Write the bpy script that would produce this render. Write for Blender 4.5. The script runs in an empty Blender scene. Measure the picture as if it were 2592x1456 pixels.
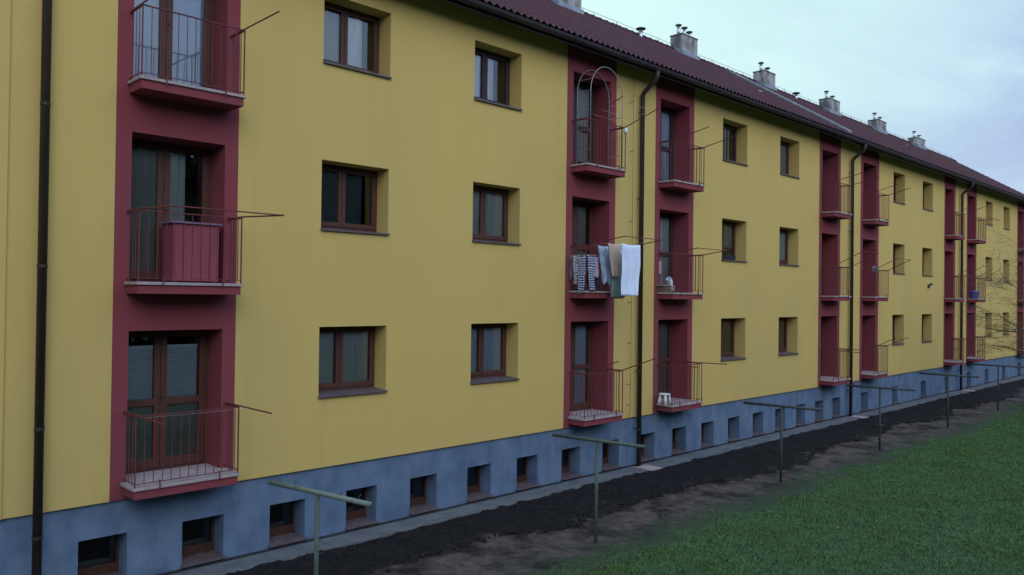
import bpy, math, random
import numpy as np
from mathutils import Vector, Matrix, noise

S = bpy.context.scene
COL = S.collection
R = math.radians
random.seed(7)
ZO = 4.16            # the eye stands 4.16 m above the ground; heights below are given from the eye

# ------------------------------------------------------------------ camera
cam_d = bpy.data.cameras.new("camera")
cam = bpy.data.objects.new("camera", cam_d)
COL.objects.link(cam)
yaw, pitch, roll = R(44.4995), R(0.562), R(0.7406)
F = Vector((math.sin(yaw) * math.cos(pitch), math.cos(yaw) * math.cos(pitch), math.sin(pitch)))
RT = Vector((math.cos(yaw), -math.sin(yaw), 0))
UP = RT.cross(F)
c_, s_ = math.cos(roll), math.sin(roll)
right = c_ * RT + s_ * UP
up = -s_ * RT + c_ * UP
m = Matrix((right, up, -F)).transposed().to_4x4()
m.translation = Vector((0, -11.6927, ZO))
cam.matrix_world = m
cam_d.sensor_width = 36
cam_d.lens = 36 * 2009.92 / 2592
cam_d.clip_start = 0.1
cam_d.clip_end = 2000
S.camera = cam

# ------------------------------------------------------------------ world: overcast dusk sky
SUN_EL, SUN_AZ = R(30), R(207)
w = bpy.data.worlds.new("World")
S.world = w
w.use_nodes = True
nt = w.node_tree
nt.nodes.clear()
N = nt.nodes.new
out = N("ShaderNodeOutputWorld")
bg = N("ShaderNodeBackground")
bg.inputs["Strength"].default_value = 0.1
sky = N("ShaderNodeTexSky")
sky.sky_type = 'NISHITA'
sky.sun_disc = False
sky.sun_elevation = SUN_EL
sky.sun_rotation = SUN_AZ
sky.air_density = 1.6
sky.dust_density = 2.0
sky.ozone_density = 2.0
tc = N("ShaderNodeTexCoord")
mp = N("ShaderNodeMapping")
mp.inputs["Scale"].default_value = (1.0, 1.0, 2.6)
nz = N("ShaderNodeTexNoise")
nz.inputs["Scale"].default_value = 3.4
nz.inputs["Detail"].default_value = 6
nz.inputs["Roughness"].default_value = 0.55
nz.inputs["Distortion"].default_value = 0.4
rmp = N("ShaderNodeValToRGB")
rmp.color_ramp.elements[0].position = 0.36
rmp.color_ramp.elements[0].color = (0.36, 0.48, 0.80, 1)
rmp.color_ramp.elements[1].position = 0.62
rmp.color_ramp.elements[1].color = (0.60, 0.80, 0.98, 1)
sep = N("ShaderNodeSeparateXYZ")
# the cloud cover is brightest and greenest over the roof ridge, bluer and duller low along the street
dotn = N("ShaderNodeVectorMath"); dotn.operation = 'DOT_PRODUCT'
dotn.inputs[1].default_value = (0.70, 0.62, 0.35)
mr = N("ShaderNodeMapRange")
mr.inputs["From Min"].default_value = 0.86
mr.inputs["From Max"].default_value = 1.0
mr.inputs["To Min"].default_value = 0.0
mr.inputs["To Max"].default_value = 0.82
mixb = N("ShaderNodeMixRGB")
mixb.inputs["Color2"].default_value = (0.85, 1.19, 1.08, 1)
mrl = N("ShaderNodeMapRange")
mrl.inputs["From Min"].default_value = 0.02
mrl.inputs["From Max"].default_value = 0.24
mrl.inputs["To Min"].default_value = 0.85
mrl.inputs["To Max"].default_value = 0.0
mixl = N("ShaderNodeMixRGB")
mixl.inputs["Color2"].default_value = (0.44, 0.54, 0.84, 1)
scl = N("ShaderNodeMixRGB"); scl.blend_type = 'MULTIPLY'; scl.inputs["Fac"].default_value = 1
scl.inputs["Color2"].default_value = (9.9, 9.9, 9.9, 1)
# an overcast sky is about twice as bright overhead as near the horizon
mrz = N("ShaderNodeMapRange")
mrz.inputs["From Min"].default_value = 0.38
mrz.inputs["From Max"].default_value = 0.90
mrz.inputs["To Min"].default_value = 1.0
mrz.inputs["To Max"].default_value = 1.4
# and the afterglow behind the eye lights the facade
dotb = N("ShaderNodeVectorMath"); dotb.operation = 'DOT_PRODUCT'
dotb.inputs[1].default_value = (-0.12, -0.86, 0.50)
mrb = N("ShaderNodeMapRange"); mrb.interpolation_type = 'SMOOTHSTEP'
mrb.inputs["From Min"].default_value = 0.25
mrb.inputs["From Max"].default_value = 1.0
mrb.inputs["To Min"].default_value = 1.0
mrb.inputs["To Max"].default_value = 1.7
mulz = N("ShaderNodeMath"); mulz.operation = 'MULTIPLY'
zen = N("ShaderNodeMixRGB"); zen.blend_type = 'MULTIPLY'; zen.inputs["Fac"].default_value = 1
mixs = N("ShaderNodeMixRGB"); mixs.inputs["Fac"].default_value = 0.9
L = nt.links.new
L(tc.outputs["Generated"], mp.inputs["Vector"])
L(mp.outputs["Vector"], nz.inputs["Vector"])
L(nz.outputs["Fac"], rmp.inputs["Fac"])
L(tc.outputs["Generated"], dotn.inputs[0])
L(dotn.outputs["Value"], mr.inputs["Value"])
L(mr.outputs["Result"], mixb.inputs["Fac"])
L(rmp.outputs["Color"], mixb.inputs["Color1"])
L(tc.outputs["Generated"], sep.inputs["Vector"])
L(sep.outputs["Z"], mrl.inputs["Value"])
L(mrl.outputs["Result"], mixl.inputs["Fac"])
L(mixb.outputs["Color"], mixl.inputs["Color1"])
L(mixl.outputs["Color"], scl.inputs["Color1"])
L(sep.outputs["Z"], mrz.inputs["Value"])
L(scl.outputs["Color"], zen.inputs["Color1"])
L(tc.outputs["Generated"], dotb.inputs[0])
L(dotb.outputs["Value"], mrb.inputs["Value"])
L(mrz.outputs["Result"], mulz.inputs[0])
L(mrb.outputs["Result"], mulz.inputs[1])
L(mulz.outputs[0], zen.inputs["Color2"])
L(sky.outputs["Color"], mixs.inputs["Color1"])
L(zen.outputs["Color"], mixs.inputs["Color2"])
L(mixs.outputs["Color"], bg.inputs["Color"])
L(bg.outputs["Background"], out.inputs["Surface"])

sun_d = bpy.data.lights.new("sun", 'SUN')
sun_d.energy = 0.85
sun_d.angle = R(40)
sun_d.color = (1.0, 0.95, 0.88)
sun = bpy.data.objects.new("sun", sun_d)
COL.objects.link(sun)
# Nishita: rotation 0 puts the sun on +Y and turns clockwise seen from above
sd = Vector((math.sin(SUN_AZ) * math.cos(SUN_EL), math.cos(SUN_AZ) * math.cos(SUN_EL), math.sin(SUN_EL)))
sun.rotation_euler = sd.to_track_quat('Z', 'Y').to_euler()
sun.location = (0, -20, 30)

S.view_settings.view_transform = 'Standard'
S.view_settings.look = 'None'
S.view_settings.exposure = 0.0
S.view_settings.gamma = 1.0
S.view_settings.use_curve_mapping = False
S.cycles.max_bounces = 8
S.cycles.transparent_max_bounces = 12

# ------------------------------------------------------------------ helpers
OFF = {}


def tag(o, label=None, cat=None, group=None, kind=None):
    if label: o['label'] = label
    if cat: o['category'] = cat
    if group: o['group'] = group
    if kind: o['kind'] = kind
    return o


def empty(name, loc, label, cat, group=None):
    o = bpy.data.objects.new(name, None)
    o.empty_display_size = 0.2
    COL.objects.link(o)
    o.location = (loc[0], loc[1], loc[2] + ZO)
    OFF[o] = Vector(o.location)
    return tag(o, label, cat, group)


class MB:
    """collects shapes and links them as ONE mesh object"""
    def __init__(self):
        self.v = []
        self.f = []

    def quad(self, *p):
        n = len(self.v)
        self.v += [tuple(q) for q in p]
        self.f.append(tuple(range(n, n + len(p))))
        return self

    def box(self, x0, x1, y0, y1, z0, z1):
        n = len(self.v)
        self.v += [(x0, y0, z0), (x1, y0, z0), (x1, y1, z0), (x0, y1, z0), (x0, y0, z1), (x1, y0, z1), (x1, y1, z1), (x0, y1, z1)]
        for a in ((0, 3, 2, 1), (4, 5, 6, 7), (0, 1, 5, 4), (1, 2, 6, 5), (2, 3, 7, 6), (3, 0, 4, 7)):
            self.f.append(tuple(n + i for i in a))
        return self

    def tube(self, pts, r, n=8, cap=True):
        pts = [Vector(p) for p in pts]
        rr = r if isinstance(r, (list, tuple)) else [r] * len(pts)
        base = len(self.v)
        prev = None
        for i, p in enumerate(pts):
            if i == 0: d = pts[1] - p
            elif i == len(pts) - 1: d = p - pts[i - 1]
            else: d = (pts[i + 1] - p).normalized() + (p - pts[i - 1]).normalized()
            d.normalize()
            if prev is None:
                a = Vector((0, 0, 1)) if abs(d.z) < 0.9 else Vector((0, 1, 0))
            else:
                a = prev
            u = (a - d * a.dot(d)).normalized()
            prev = u
            v = d.cross(u)
            for k in range(n):
                t = 2 * math.pi * k / n
                q = p + rr[i] * (math.cos(t) * u + math.sin(t) * v)
                self.v.append((q.x, q.y, q.z))
        for i in range(len(pts) - 1):
            for k in range(n):
                a = base + i * n + k
                b = base + i * n + (k + 1) % n
                self.f.append((a, b, b + n, a + n))
        if cap:
            self.f.append(tuple(base + k for k in reversed(range(n))))
            self.f.append(tuple(base + (len(pts) - 1) * n + k for k in range(n)))
        return self

    def cone(self, x, y, z0, z1, r0, r1, n=14):
        return self.tube([(x, y, z0), (x, y, z1)], [r0, r1], n)

    def build(self, name, mat, parent=None, smooth=False, bevel=0, solid=0):
        o = None
        off = OFF[parent] if parent is not None else Vector((0, 0, 0))
        me = bpy.data.meshes.new(name)
        me.from_pydata([(x - off.x, y - off.y, z + ZO - off.z) for x, y, z in self.v], [], self.f)
        me.update()
        return link(name, me, mat, parent, smooth, bevel, solid)


def link(name, me, mat, parent=None, smooth=False, bevel=0, solid=0):
    o = bpy.data.objects.new(name, me)
    COL.objects.link(o)
    me.materials.append(mat)
    if smooth:
        me.shade_smooth()
    if parent is not None:
        o.parent = parent
        OFF[o] = OFF[parent]
    else:
        OFF[o] = Vector((0, 0, 0))
    if bevel:
        b = o.modifiers.new("bevel", 'BEVEL'); b.width = bevel; b.segments = 2; b.limit_method = 'ANGLE'
    if solid:
        b = o.modifiers.new("solid", 'SOLIDIFY'); b.thickness = solid; b.offset = 0
    return o


def grid_mesh(name, X, Y, Z):
    """numpy grids to one mesh (world heights above the eye)"""
    h, wd = X.shape
    V = np.stack([X, Y, Z + ZO], -1).reshape(-1, 3)
    i = np.arange(h * wd).reshape(h, wd)
    Q = np.stack([i[:-1, :-1], i[:-1, 1:], i[1:, 1:], i[1:, :-1]], -1).reshape(-1, 4)
    return raw_mesh(name, V, Q)


def raw_mesh(name, V, Q):
    me = bpy.data.meshes.new(name)
    k = Q.shape[1]
    me.vertices.add(len(V)); me.vertices.foreach_set("co", np.ascontiguousarray(V, dtype=np.float32).ravel())
    me.loops.add(Q.size); me.loops.foreach_set("vertex_index", np.ascontiguousarray(Q, dtype=np.int32).ravel())
    me.polygons.add(len(Q))
    me.polygons.foreach_set("loop_start", np.arange(0, Q.size, k, dtype=np.int32))
    me.polygons.foreach_set("loop_total", np.full(len(Q), k, dtype=np.int32))
    me.update(calc_edges=True)
    me.validate()
    return me


# ------------------------------------------------------------------ materials
def mat(name, col, col2=None, scale=4.0, rough=0.85, bump=0.0, bscale=60.0, detail=5, stretch=(1, 1, 1), lo=0.35, hi=0.65, metal=0.0, spec=0.3, bdist=0.02):
    m = bpy.data.materials.new(name)
    m.use_nodes = True
    t = m.node_tree
    b = t.nodes["Principled BSDF"]
    b.inputs["Roughness"].default_value = rough
    b.inputs["Metallic"].default_value = metal
    b.inputs["Specular IOR Level"].default_value = spec
    b.inputs["Base Color"].default_value = (*col, 1)
    g = t.nodes.new("ShaderNodeNewGeometry")
    mp = t.nodes.new("ShaderNodeMapping")
    mp.inputs["Scale"].default_value = stretch
    t.links.new(g.outputs["Position"], mp.inputs["Vector"])
    if col2:
        n = t.nodes.new("ShaderNodeTexNoise")
        n.inputs["Scale"].default_value = scale
        n.inputs["Detail"].default_value = detail
        n.inputs["Roughness"].default_value = 0.6
        t.links.new(mp.outputs["Vector"], n.inputs["Vector"])
        r = t.nodes.new("ShaderNodeValToRGB")
        r.color_ramp.elements[0].position = lo
        r.color_ramp.elements[1].position = hi
        r.color_ramp.elements[0].color = (*col, 1)
        r.color_ramp.elements[1].color = (*col2, 1)
        t.links.new(n.outputs["Fac"], r.inputs["Fac"])
        t.links.new(r.outputs["Color"], b.inputs["Base Color"])
    if bump:
        n2 = t.nodes.new("ShaderNodeTexNoise")
        n2.inputs["Scale"].default_value = bscale
        n2.inputs["Detail"].default_value = 4
        t.links.new(g.outputs["Position"], n2.inputs["Vector"])
        bm_ = t.nodes.new("ShaderNodeBump")
        bm_.inputs["Strength"].default_value = bump
        bm_.inputs["Distance"].default_value = bdist
        t.links.new(n2.outputs["Fac"], bm_.inputs["Height"])
        t.links.new(bm_.outputs["Normal"], b.inputs["Normal"])
    return m


def overlay(m, col, fac, scale, stretch, lo, hi, detail=6):
    """lays a second, larger pattern (streaks, stains) over a material's colour"""
    t = m.node_tree
    b = t.nodes["Principled BSDF"]
    src = b.inputs["Base Color"].links[0].from_socket if b.inputs["Base Color"].links else None
    g = t.nodes.new("ShaderNodeNewGeometry")
    mp = t.nodes.new("ShaderNodeMapping"); mp.inputs["Scale"].default_value = stretch
    n = t.nodes.new("ShaderNodeTexNoise"); n.inputs["Scale"].default_value = scale; n.inputs["Detail"].default_value = detail
    r = t.nodes.new("ShaderNodeMapRange")
    r.inputs["From Min"].default_value = lo; r.inputs["From Max"].default_value = hi
    r.inputs["To Max"].default_value = fac
    x = t.nodes.new("ShaderNodeMixRGB"); x.inputs["Color2"].default_value = (*col, 1)
    t.links.new(g.outputs["Position"], mp.inputs["Vector"]); t.links.new(mp.outputs["Vector"], n.inputs["Vector"])
    t.links.new(n.outputs["Fac"], r.inputs["Value"]); t.links.new(r.outputs["Result"], x.inputs["Fac"])
    if src: t.links.new(src, x.inputs["Color1"])
    else: x.inputs["Color1"].default_value = b.inputs["Base Color"].default_value
    t.links.new(x.outputs["Color"], b.inputs["Base Color"])
    return m


M = {}
M['yellow'] = overlay(mat('yellow_render', (0.530, 0.385, 0.122), (0.620, 0.450, 0.150), 60, 0.92, 0.12, 220, 3, bdist=0.004), (0.45, 0.35, 0.14), 0.4, 0.55, (1, 1, 0.35), 0.45, 0.75)
overlay(M['yellow'], (0.38, 0.31, 0.13), 0.22, 3.2, (1, 1, 0.05), 0.56, 0.78)
M['red'] = overlay(mat('red_render', (0.205, 0.042, 0.054), (0.245, 0.053, 0.066), 60, 0.92, 0.12, 220, 3, bdist=0.004), (0.16, 0.052, 0.07), 0.5, 0.8, (1, 1, 0.4), 0.45, 0.75)
M['plinth'] = overlay(mat('grey_plinth_render', (0.076, 0.122, 0.198), (0.132, 0.198, 0.305), 2.4, 0.9, 0.5, 120, 10, (1, 1, 0.85), 0.30, 0.70, bdist=0.006), (0.19, 0.245, 0.34), 0.55, 2.2, (1.3, 1.3, 0.5), 0.48, 0.75)
M['lip'] = mat('pale_slab_tile', (0.31, 0.25, 0.26), (0.40, 0.335, 0.345), 9, 0.8, 0.3, 80)
M['wood'] = mat('brown_window_wood', (0.066, 0.027, 0.023), (0.105, 0.043, 0.033), 14, 0.5, 0.15, 60, stretch=(6, 6, 0.6))
M['darkwood'] = mat('dark_window_wood', (0.035, 0.022, 0.030), (0.05, 0.032, 0.04), 14, 0.5, stretch=(6, 6, 0.6))
M['basewood'] = mat('basement_window_wood', (0.045, 0.020, 0.015), (0.075, 0.032, 0.022), 14, 0.6)
M['sill'] = mat('brown_sheet_sill', (0.085, 0.062, 0.068), (0.13, 0.10, 0.11), 8, 0.45, spec=0.5)
M['rail'] = mat('brown_railing_paint', (0.125, 0.030, 0.034), (0.165, 0.042, 0.044), 30, 0.6)
M['pipe'] = mat('brown_pipe_metal', (0.026, 0.019, 0.015), (0.042, 0.030, 0.022), 6, 0.5, stretch=(1, 1, 0.3), spec=0.4)
M['gutter'] = mat('dark_gutter_metal', (0.030, 0.020, 0.030), (0.05, 0.034, 0.046), 6, 0.5, spec=0.4)
M['tile'] = overlay(mat('maroon_roof_tile', (0.050, 0.017, 0.023), (0.078, 0.027, 0.034), 5, 0.75, 0.3, 40), (0.042, 0.022, 0.032), 0.6, 1.1, (1, 1, 1), 0.5, 0.75)
M['soffit'] = mat('eave_boards', (0.10, 0.075, 0.05), (0.13, 0.10, 0.065), 8, 0.9, stretch=(0.4, 8, 1))
M['rafter'] = mat('dark_rafter_wood', (0.03, 0.022, 0.02), (0.045, 0.034, 0.03), 8, 0.8)
M['chimney'] = overlay(mat('chimney_render', (0.29, 0.285, 0.28), (0.41, 0.40, 0.39), 3, 0.95, 0.5, 50, 8), (0.10, 0.10, 0.085), 0.85, 2.6, (1, 1, 0.45), 0.46, 0.62)
M['crown'] = mat('weathered_chimney_crown', (0.12, 0.12, 0.10), (0.2, 0.2, 0.18), 6, 0.95)
M['zinc'] = mat('zinc_flashing', (0.20, 0.235, 0.28), (0.30, 0.34, 0.39), 3, 0.45, metal=0.3)
M['steel'] = mat('flue_steel', (0.55, 0.58, 0.62), (0.7, 0.72, 0.75), 6, 0.35, metal=0.7)
M['cap'] = mat('flue_cap_metal', (0.05, 0.055, 0.06), (0.09, 0.095, 0.1), 6, 0.5, metal=0.3)
M['concrete'] = overlay(mat('concrete_paving', (0.095, 0.105, 0.12), (0.145, 0.155, 0.17), 2.2, 0.95, 0.5, 90, 8), (0.07, 0.075, 0.08), 0.6, 5, (1, 1, 1), 0.52, 0.75)
M['gap'] = mat('gap_shade_strip', (0.02, 0.022, 0.026), (0.03, 0.032, 0.036), 8, 0.9)  # dark colour stands for the plinth gap and the sill shadows along it
M['pole'] = overlay(mat('green_pole_paint', (0.060, 0.088, 0.072), (0.085, 0.122, 0.10), 9, 0.6, 0.2, 60), (0.09, 0.06, 0.04), 0.8, 9, (1, 1, 0.6), 0.55, 0.7)
M['polebar'] = overlay(mat('pale_green_bar_paint', (0.135, 0.175, 0.145), (0.175, 0.22, 0.185), 9, 0.6, 0.2, 60), (0.08, 0.09, 0.06), 0.8, 9, (1, 1, 1), 0.55, 0.7)
M['darkbar'] = overlay(mat('dark_bar_paint', (0.035, 0.048, 0.05), (0.055, 0.07, 0.07), 9, 0.6), (0.05, 0.035, 0.025), 0.7, 9, (1, 1, 1), 0.55, 0.7)
M['room'] = mat('room_shade_wall', (0.06, 0.058, 0.055), (0.085, 0.08, 0.075), 1.0, 0.95)  # darkness of the unlit rooms put into the wall colour
M['white'] = mat('white_cotton', (0.66, 0.75, 0.95), (0.72, 0.81, 0.98), 3, 0.95)
M['beige'] = mat('beige_cotton', (0.42, 0.32, 0.27), (0.5, 0.39, 0.33), 5, 0.95)
M['greyblue'] = mat('grey_blue_cotton', (0.24, 0.33, 0.46), (0.42, 0.53, 0.68), 9, 0.95)
M['grassgreen'] = mat('grey_green_cotton', (0.17, 0.25, 0.24), (0.24, 0.32, 0.30), 5, 0.95)
M['lilac'] = mat('lilac_cotton', (0.36, 0.28, 0.36), (0.46, 0.36, 0.45), 5, 0.95)
M['darkcloth'] = mat('dark_cotton', (0.05, 0.05, 0.085), (0.15, 0.14, 0.2), 9, 0.95)
M['cabinet'] = mat('red_cabinet_boards', (0.23, 0.05, 0.075), (0.28, 0.065, 0.09), 6, 0.7, stretch=(8, 1, 0.4))
M['lid'] = mat('cabinet_lid', (0.16, 0.10, 0.17), (0.2, 0.13, 0.2), 6, 0.5)
M['plastic_white'] = mat('white_plastic', (0.66, 0.66, 0.68), (0.74, 0.74, 0.75), 6, 0.5)
M['blue'] = mat('blue_plastic', (0.05, 0.08, 0.36), (0.08, 0.13, 0.45), 5, 0.45)
M['board'] = mat('pale_board', (0.3, 0.27, 0.25), (0.38, 0.34, 0.31), 6, 0.8)
M['carton'] = mat('brown_carton', (0.12, 0.085, 0.06), (0.17, 0.12, 0.08), 6, 0.9)
M['bag'] = mat('patterned_bag', (0.66, 0.74, 0.8), (0.08, 0.1, 0.13), 26, 0.6, lo=0.5, hi=0.58)
M['trough'] = mat('dark_trough_plastic', (0.03, 0.028, 0.035), (0.05, 0.045, 0.05), 6, 0.6)
M['plant'] = mat('dark_plant_leaf', (0.035, 0.06, 0.03), (0.07, 0.1, 0.045), 20, 0.7)
M['petal'] = mat('red_petal', (0.35, 0.04, 0.06), (0.4, 0.06, 0.09), 20, 0.7)
M['hoop'] = mat('grey_hoop_tube', (0.22, 0.24, 0.26), (0.3, 0.32, 0.34), 8, 0.5)
M['darkgrey'] = mat('dark_grey_dish', (0.10, 0.105, 0.13), (0.2, 0.2, 0.23), 9, 0.5)
M['wire'] = mat('pale_wire', (0.35, 0.33, 0.34), (0.42, 0.4, 0.4), 8, 0.6)
M['bark'] = mat('grey_bark', (0.075, 0.068, 0.045), (0.12, 0.108, 0.07), 12, 0.95, 0.6, 40)
M['bud'] = mat('young_leaf', (0.09, 0.11, 0.04), (0.14, 0.16, 0.06), 12, 0.8)
M['wood_far'] = mat('wood_foliage', (0.025, 0.042, 0.03), (0.07, 0.095, 0.06), 0.5, 0.95)

# striped cotton
ms = mat('striped_cotton', (0.6, 0.62, 0.68))
t = ms.node_tree
g = t.nodes.new("ShaderNodeNewGeometry")
wv = t.nodes.new("ShaderNodeTexWave"); wv.bands_direction = 'Z'; wv.inputs["Scale"].default_value = 6.0
wv.inputs["Distortion"].default_value = 3.6; wv.inputs["Detail"].default_value = 1; wv.inputs["Detail Scale"].default_value = 1.2
rp = t.nodes.new("ShaderNodeValToRGB"); rp.color_ramp.elements[0].position = 0.45; rp.color_ramp.elements[1].position = 0.6
rp.color_ramp.elements[0].color = (0.05, 0.06, 0.11, 1); rp.color_ramp.elements[1].color = (0.40, 0.46, 0.60, 1)
t.links.new(g.outputs["Position"], wv.inputs["Vector"]); t.links.new(wv.outputs["Fac"], rp.inputs["Fac"])
t.links.new(rp.outputs["Color"], t.nodes["Principled BSDF"].inputs["Base Color"])
M['stripe'] = ms
M['stripefine'] = overlay(mat('fine_striped_cotton', (0.10, 0.11, 0.16), (0.5, 0.51, 0.56), 38, 0.95, stretch=(0.25, 0.25, 1), lo=0.42, hi=0.58), (0.2, 0.2, 0.26), 0.4, 6, (1, 1, 1), 0.4, 0.7)

# window glass: clear, with a mirror-like coat that grows towards grazing angles
mg = bpy.data.materials.new('window_glass')
mg.use_nodes = True
t = mg.node_tree
t.nodes.clear()
o_ = t.nodes.new("ShaderNodeOutputMaterial")
tr = t.nodes.new("ShaderNodeBsdfTransparent"); tr.inputs["Color"].default_value = (0.97, 0.98, 0.985, 1)
gl = t.nodes.new("ShaderNodeBsdfGlossy"); gl.inputs["Roughness"].default_value = 0.015; gl.inputs["Color"].default_value = (0.9, 0.95, 1, 1)
fr = t.nodes.new("ShaderNodeFresnel"); fr.inputs["IOR"].default_value = 2.0
nn = t.nodes.new("ShaderNodeTexNoise"); nn.inputs["Scale"].default_value = 1.6; nn.inputs["Detail"].default_value = 1
gg = t.nodes.new("ShaderNodeNewGeometry")
bb = t.nodes.new("ShaderNodeBump"); bb.inputs["Strength"].default_value = 0.12; bb.inputs["Distance"].default_value = 0.02
mx = t.nodes.new("ShaderNodeMixShader")
t.links.new(gg.outputs["Position"], nn.inputs["Vector"]); t.links.new(nn.outputs["Fac"], bb.inputs["Height"])
t.links.new(bb.outputs["Normal"], gl.inputs["Normal"])
t.links.new(fr.outputs["Fac"], mx.inputs["Fac"]); t.links.new(tr.outputs["BSDF"], mx.inputs[1]); t.links.new(gl.outputs["BSDF"], mx.inputs[2])
t.links.new(mx.outputs["Shader"], o_.inputs["Surface"])
M['glass'] = mg


def cloth_mat(name, c):
    m = mat(name, tuple(x * 0.82 for x in c), c, 5, 0.95, stretch=(9, 1, 0.3))
    return m


M['cur_white'] = cloth_mat('white_curtain', (0.90, 0.90, 0.94))
M['cur_blue'] = cloth_mat('pale_blue_curtain', (0.62, 0.72, 0.88))
M['cur_grey'] = cloth_mat('grey_curtain', (0.58, 0.64, 0.66))
M['cur_dim'] = cloth_mat('dim_green_curtain', (0.32, 0.36, 0.36))
M['cur_dark'] = cloth_mat('added_teal_curtain', (0.10, 0.14, 0.165))  # added behind black panes to give them a dim bluish tone
M['cur_brown'] = cloth_mat('brown_curtain', (0.17, 0.125, 0.09))
M['blind'] = mat('white_blind_slat', (0.70, 0.82, 0.97), (0.76, 0.87, 0.98), 3, 0.6)

# ------------------------------------------------------------------ ground
ZG = -4.16


def plain_grid(x0, x1, y0, y1, n, z):
    X, Y = np.meshgrid(np.linspace(x0, x1, n), np.linspace(y0, y1, n))
    return X, Y, np.full_like(X, z)


mgd = overlay(mat('lawn_ground', (0.024, 0.056, 0.020), (0.044, 0.086, 0.034), 2.5, 0.95, 0.8, 60, 8), (0.035, 0.05, 0.02), 0.6, 0.5, (1, 1, 1), 0.45, 0.7)
g_ = link('ground', grid_mesh('ground', *plain_grid(-400, 500, -400, 400, 3, ZG)), mgd)
tag(g_, 'short green lawn stretching away from the yellow block', 'lawn', kind='structure')

# soil bed between paving and lawn: dark dug earth next to the wall, trodden brown earth towards the lawn
rng = np.random.default_rng(3)
xs = np.arange(-6, 60, 0.055)
ys = np.arange(-4.05, -0.5, 0.055)
X, Y = np.meshgrid(xs, ys)


def vnoise(X, Y, sc, seed):
    r = np.random.default_rng(seed)
    T = r.random((256, 256))
    x = X * sc; y = Y * sc
    xi = np.floor(x).astype(int); yi = np.floor(y).astype(int)
    fx = x - xi; fy = y - yi
    fx = fx * fx * (3 - 2 * fx); fy = fy * fy * (3 - 2 * fy)
    g = lambda a, b: T[a % 256, b % 256]
    return (g(xi, yi) * (1 - fx) * (1 - fy) + g(xi + 1, yi) * fx * (1 - fy) + g(xi, yi + 1) * (1 - fx) * fy + g(xi + 1, yi + 1) * fx * fy)


def fbm(X, Y, sc, seed, o=4):
    a = 0; amp = 0.5
    for k in range(o):
        a = a + amp * vnoise(X, Y, sc * 2 ** k, seed + k); amp *= 0.55
    return a


edge = -2.30 + 1.9 * (fbm(X, Y, 0.33, 11, 6) - 0.48)
rough_ = np.clip((Y - edge) / 0.25, 0, 1)
zs = ZG + 0.012 + 0.010 * fbm(X, Y, 3, 21) + rough_ * (0.085 * fbm(X, Y, 4.0, 31, 4) - 0.012)
fade = np.clip((Y + 4.05) / 0.25, 0, 1) 
zs = ZG + 0.004 + (zs - ZG - 0.004) * fade
so = link('soil', grid_mesh('soil', X, Y, zs), None or bpy.data.materials.new('earth'), smooth=True)
mt = so.data.materials[0]
at = so.data.attributes.new('dug', 'FLOAT', 'POINT')
at.data.foreach_set('value', np.clip((Y - edge) / 0.30 + 0.5 + 3.4 * (fbm(X, Y, 3.2, 91, 5) - 0.48), 0, 1).astype(np.float32).ravel())
mt.use_nodes = True
t = mt.node_tree
b = t.nodes["Principled BSDF"]; b.inputs["Roughness"].default_value = 0.97; b.inputs["Specular IOR Level"].default_value = 0.15
g = t.nodes.new("ShaderNodeNewGeometry")
sp = t.nodes.new("ShaderNodeSeparateXYZ"); t.links.new(g.outputs["Position"], sp.inputs["Vector"])


def nnode(sc, det, vec=None):
    n = t.nodes.new("ShaderNodeTexNoise"); n.inputs["Scale"].default_value = sc; n.inputs["Detail"].default_value = det
    n.inputs["Roughness"].default_value = 0.65
    t.links.new(g.outputs["Position"], n.inputs["Vector"])
    return n


def mathn(op, a, b_):
    n = t.nodes.new("ShaderNodeMath"); n.operation = op
    for i, q in enumerate((a, b_)):
        if isinstance(q, (int, float)): n.inputs[i].default_value = q
        else: t.links.new(q, n.inputs[i])
    return n.outputs[0]


def ramp(fac, c0, c1, p0=0.35, p1=0.65):
    n = t.nodes.new("ShaderNodeValToRGB")
    n.color_ramp.elements[0].position = p0; n.color_ramp.elements[1].position = p1
    n.color_ramp.elements[0].color = (*c0, 1); n.color_ramp.elements[1].color = (*c1, 1)
    t.links.new(fac, n.inputs["Fac"])
    return n.outputs["Color"]


def mixc(f, a, b_):
    n = t.nodes.new("ShaderNodeMixRGB")
    t.links.new(f, n.inputs["Fac"]); t.links.new(a, n.inputs["Color1"]); t.links.new(b_, n.inputs["Color2"])
    return n.outputs["Color"]


dk = ramp(nnode(9, 6).outputs["Fac"], (0.006, 0.006, 0.0075), (0.018, 0.016, 0.018))
br = ramp(nnode(5, 8).outputs["Fac"], (0.056, 0.046, 0.045), (0.118, 0.098, 0.092))
gr = ramp(nnode(14, 5).outputs["Fac"], (0.025, 0.045, 0.026), (0.055, 0.07, 0.045))
m1 = t.nodes.new('ShaderNodeAttribute'); m1.attribute_name = 'dug'
e2 = mathn('ADD', sp.outputs["Y"], mathn('MULTIPLY', mathn('SUBTRACT', nnode(2.2, 8).outputs["Fac"], 0.5), 2.2))
m2 = t.nodes.new("ShaderNodeMapRange"); m2.inputs["From Min"].default_value = -3.0; m2.inputs["From Max"].default_value = -3.7
t.links.new(e2, m2.inputs["Value"])
pat = t.nodes.new('ShaderNodeMapRange'); pat.inputs['From Min'].default_value = 0.46; pat.inputs['From Max'].default_value = 0.60; pat.inputs['To Max'].default_value = 0.85
t.links.new(nnode(1.3, 8).outputs['Fac'], pat.inputs['Value'])
br = mixc(pat.outputs['Result'], br, dk)
c1 = mixc(m1.outputs["Fac"], br, dk)
c2 = mixc(m2.outputs["Result"], c1, gr)
t.links.new(c2, b.inputs["Base Color"])
bn = t.nodes.new("ShaderNodeBump"); bn.inputs["Strength"].default_value = 0.8; bn.inputs["Distance"].default_value = 0.03
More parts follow.
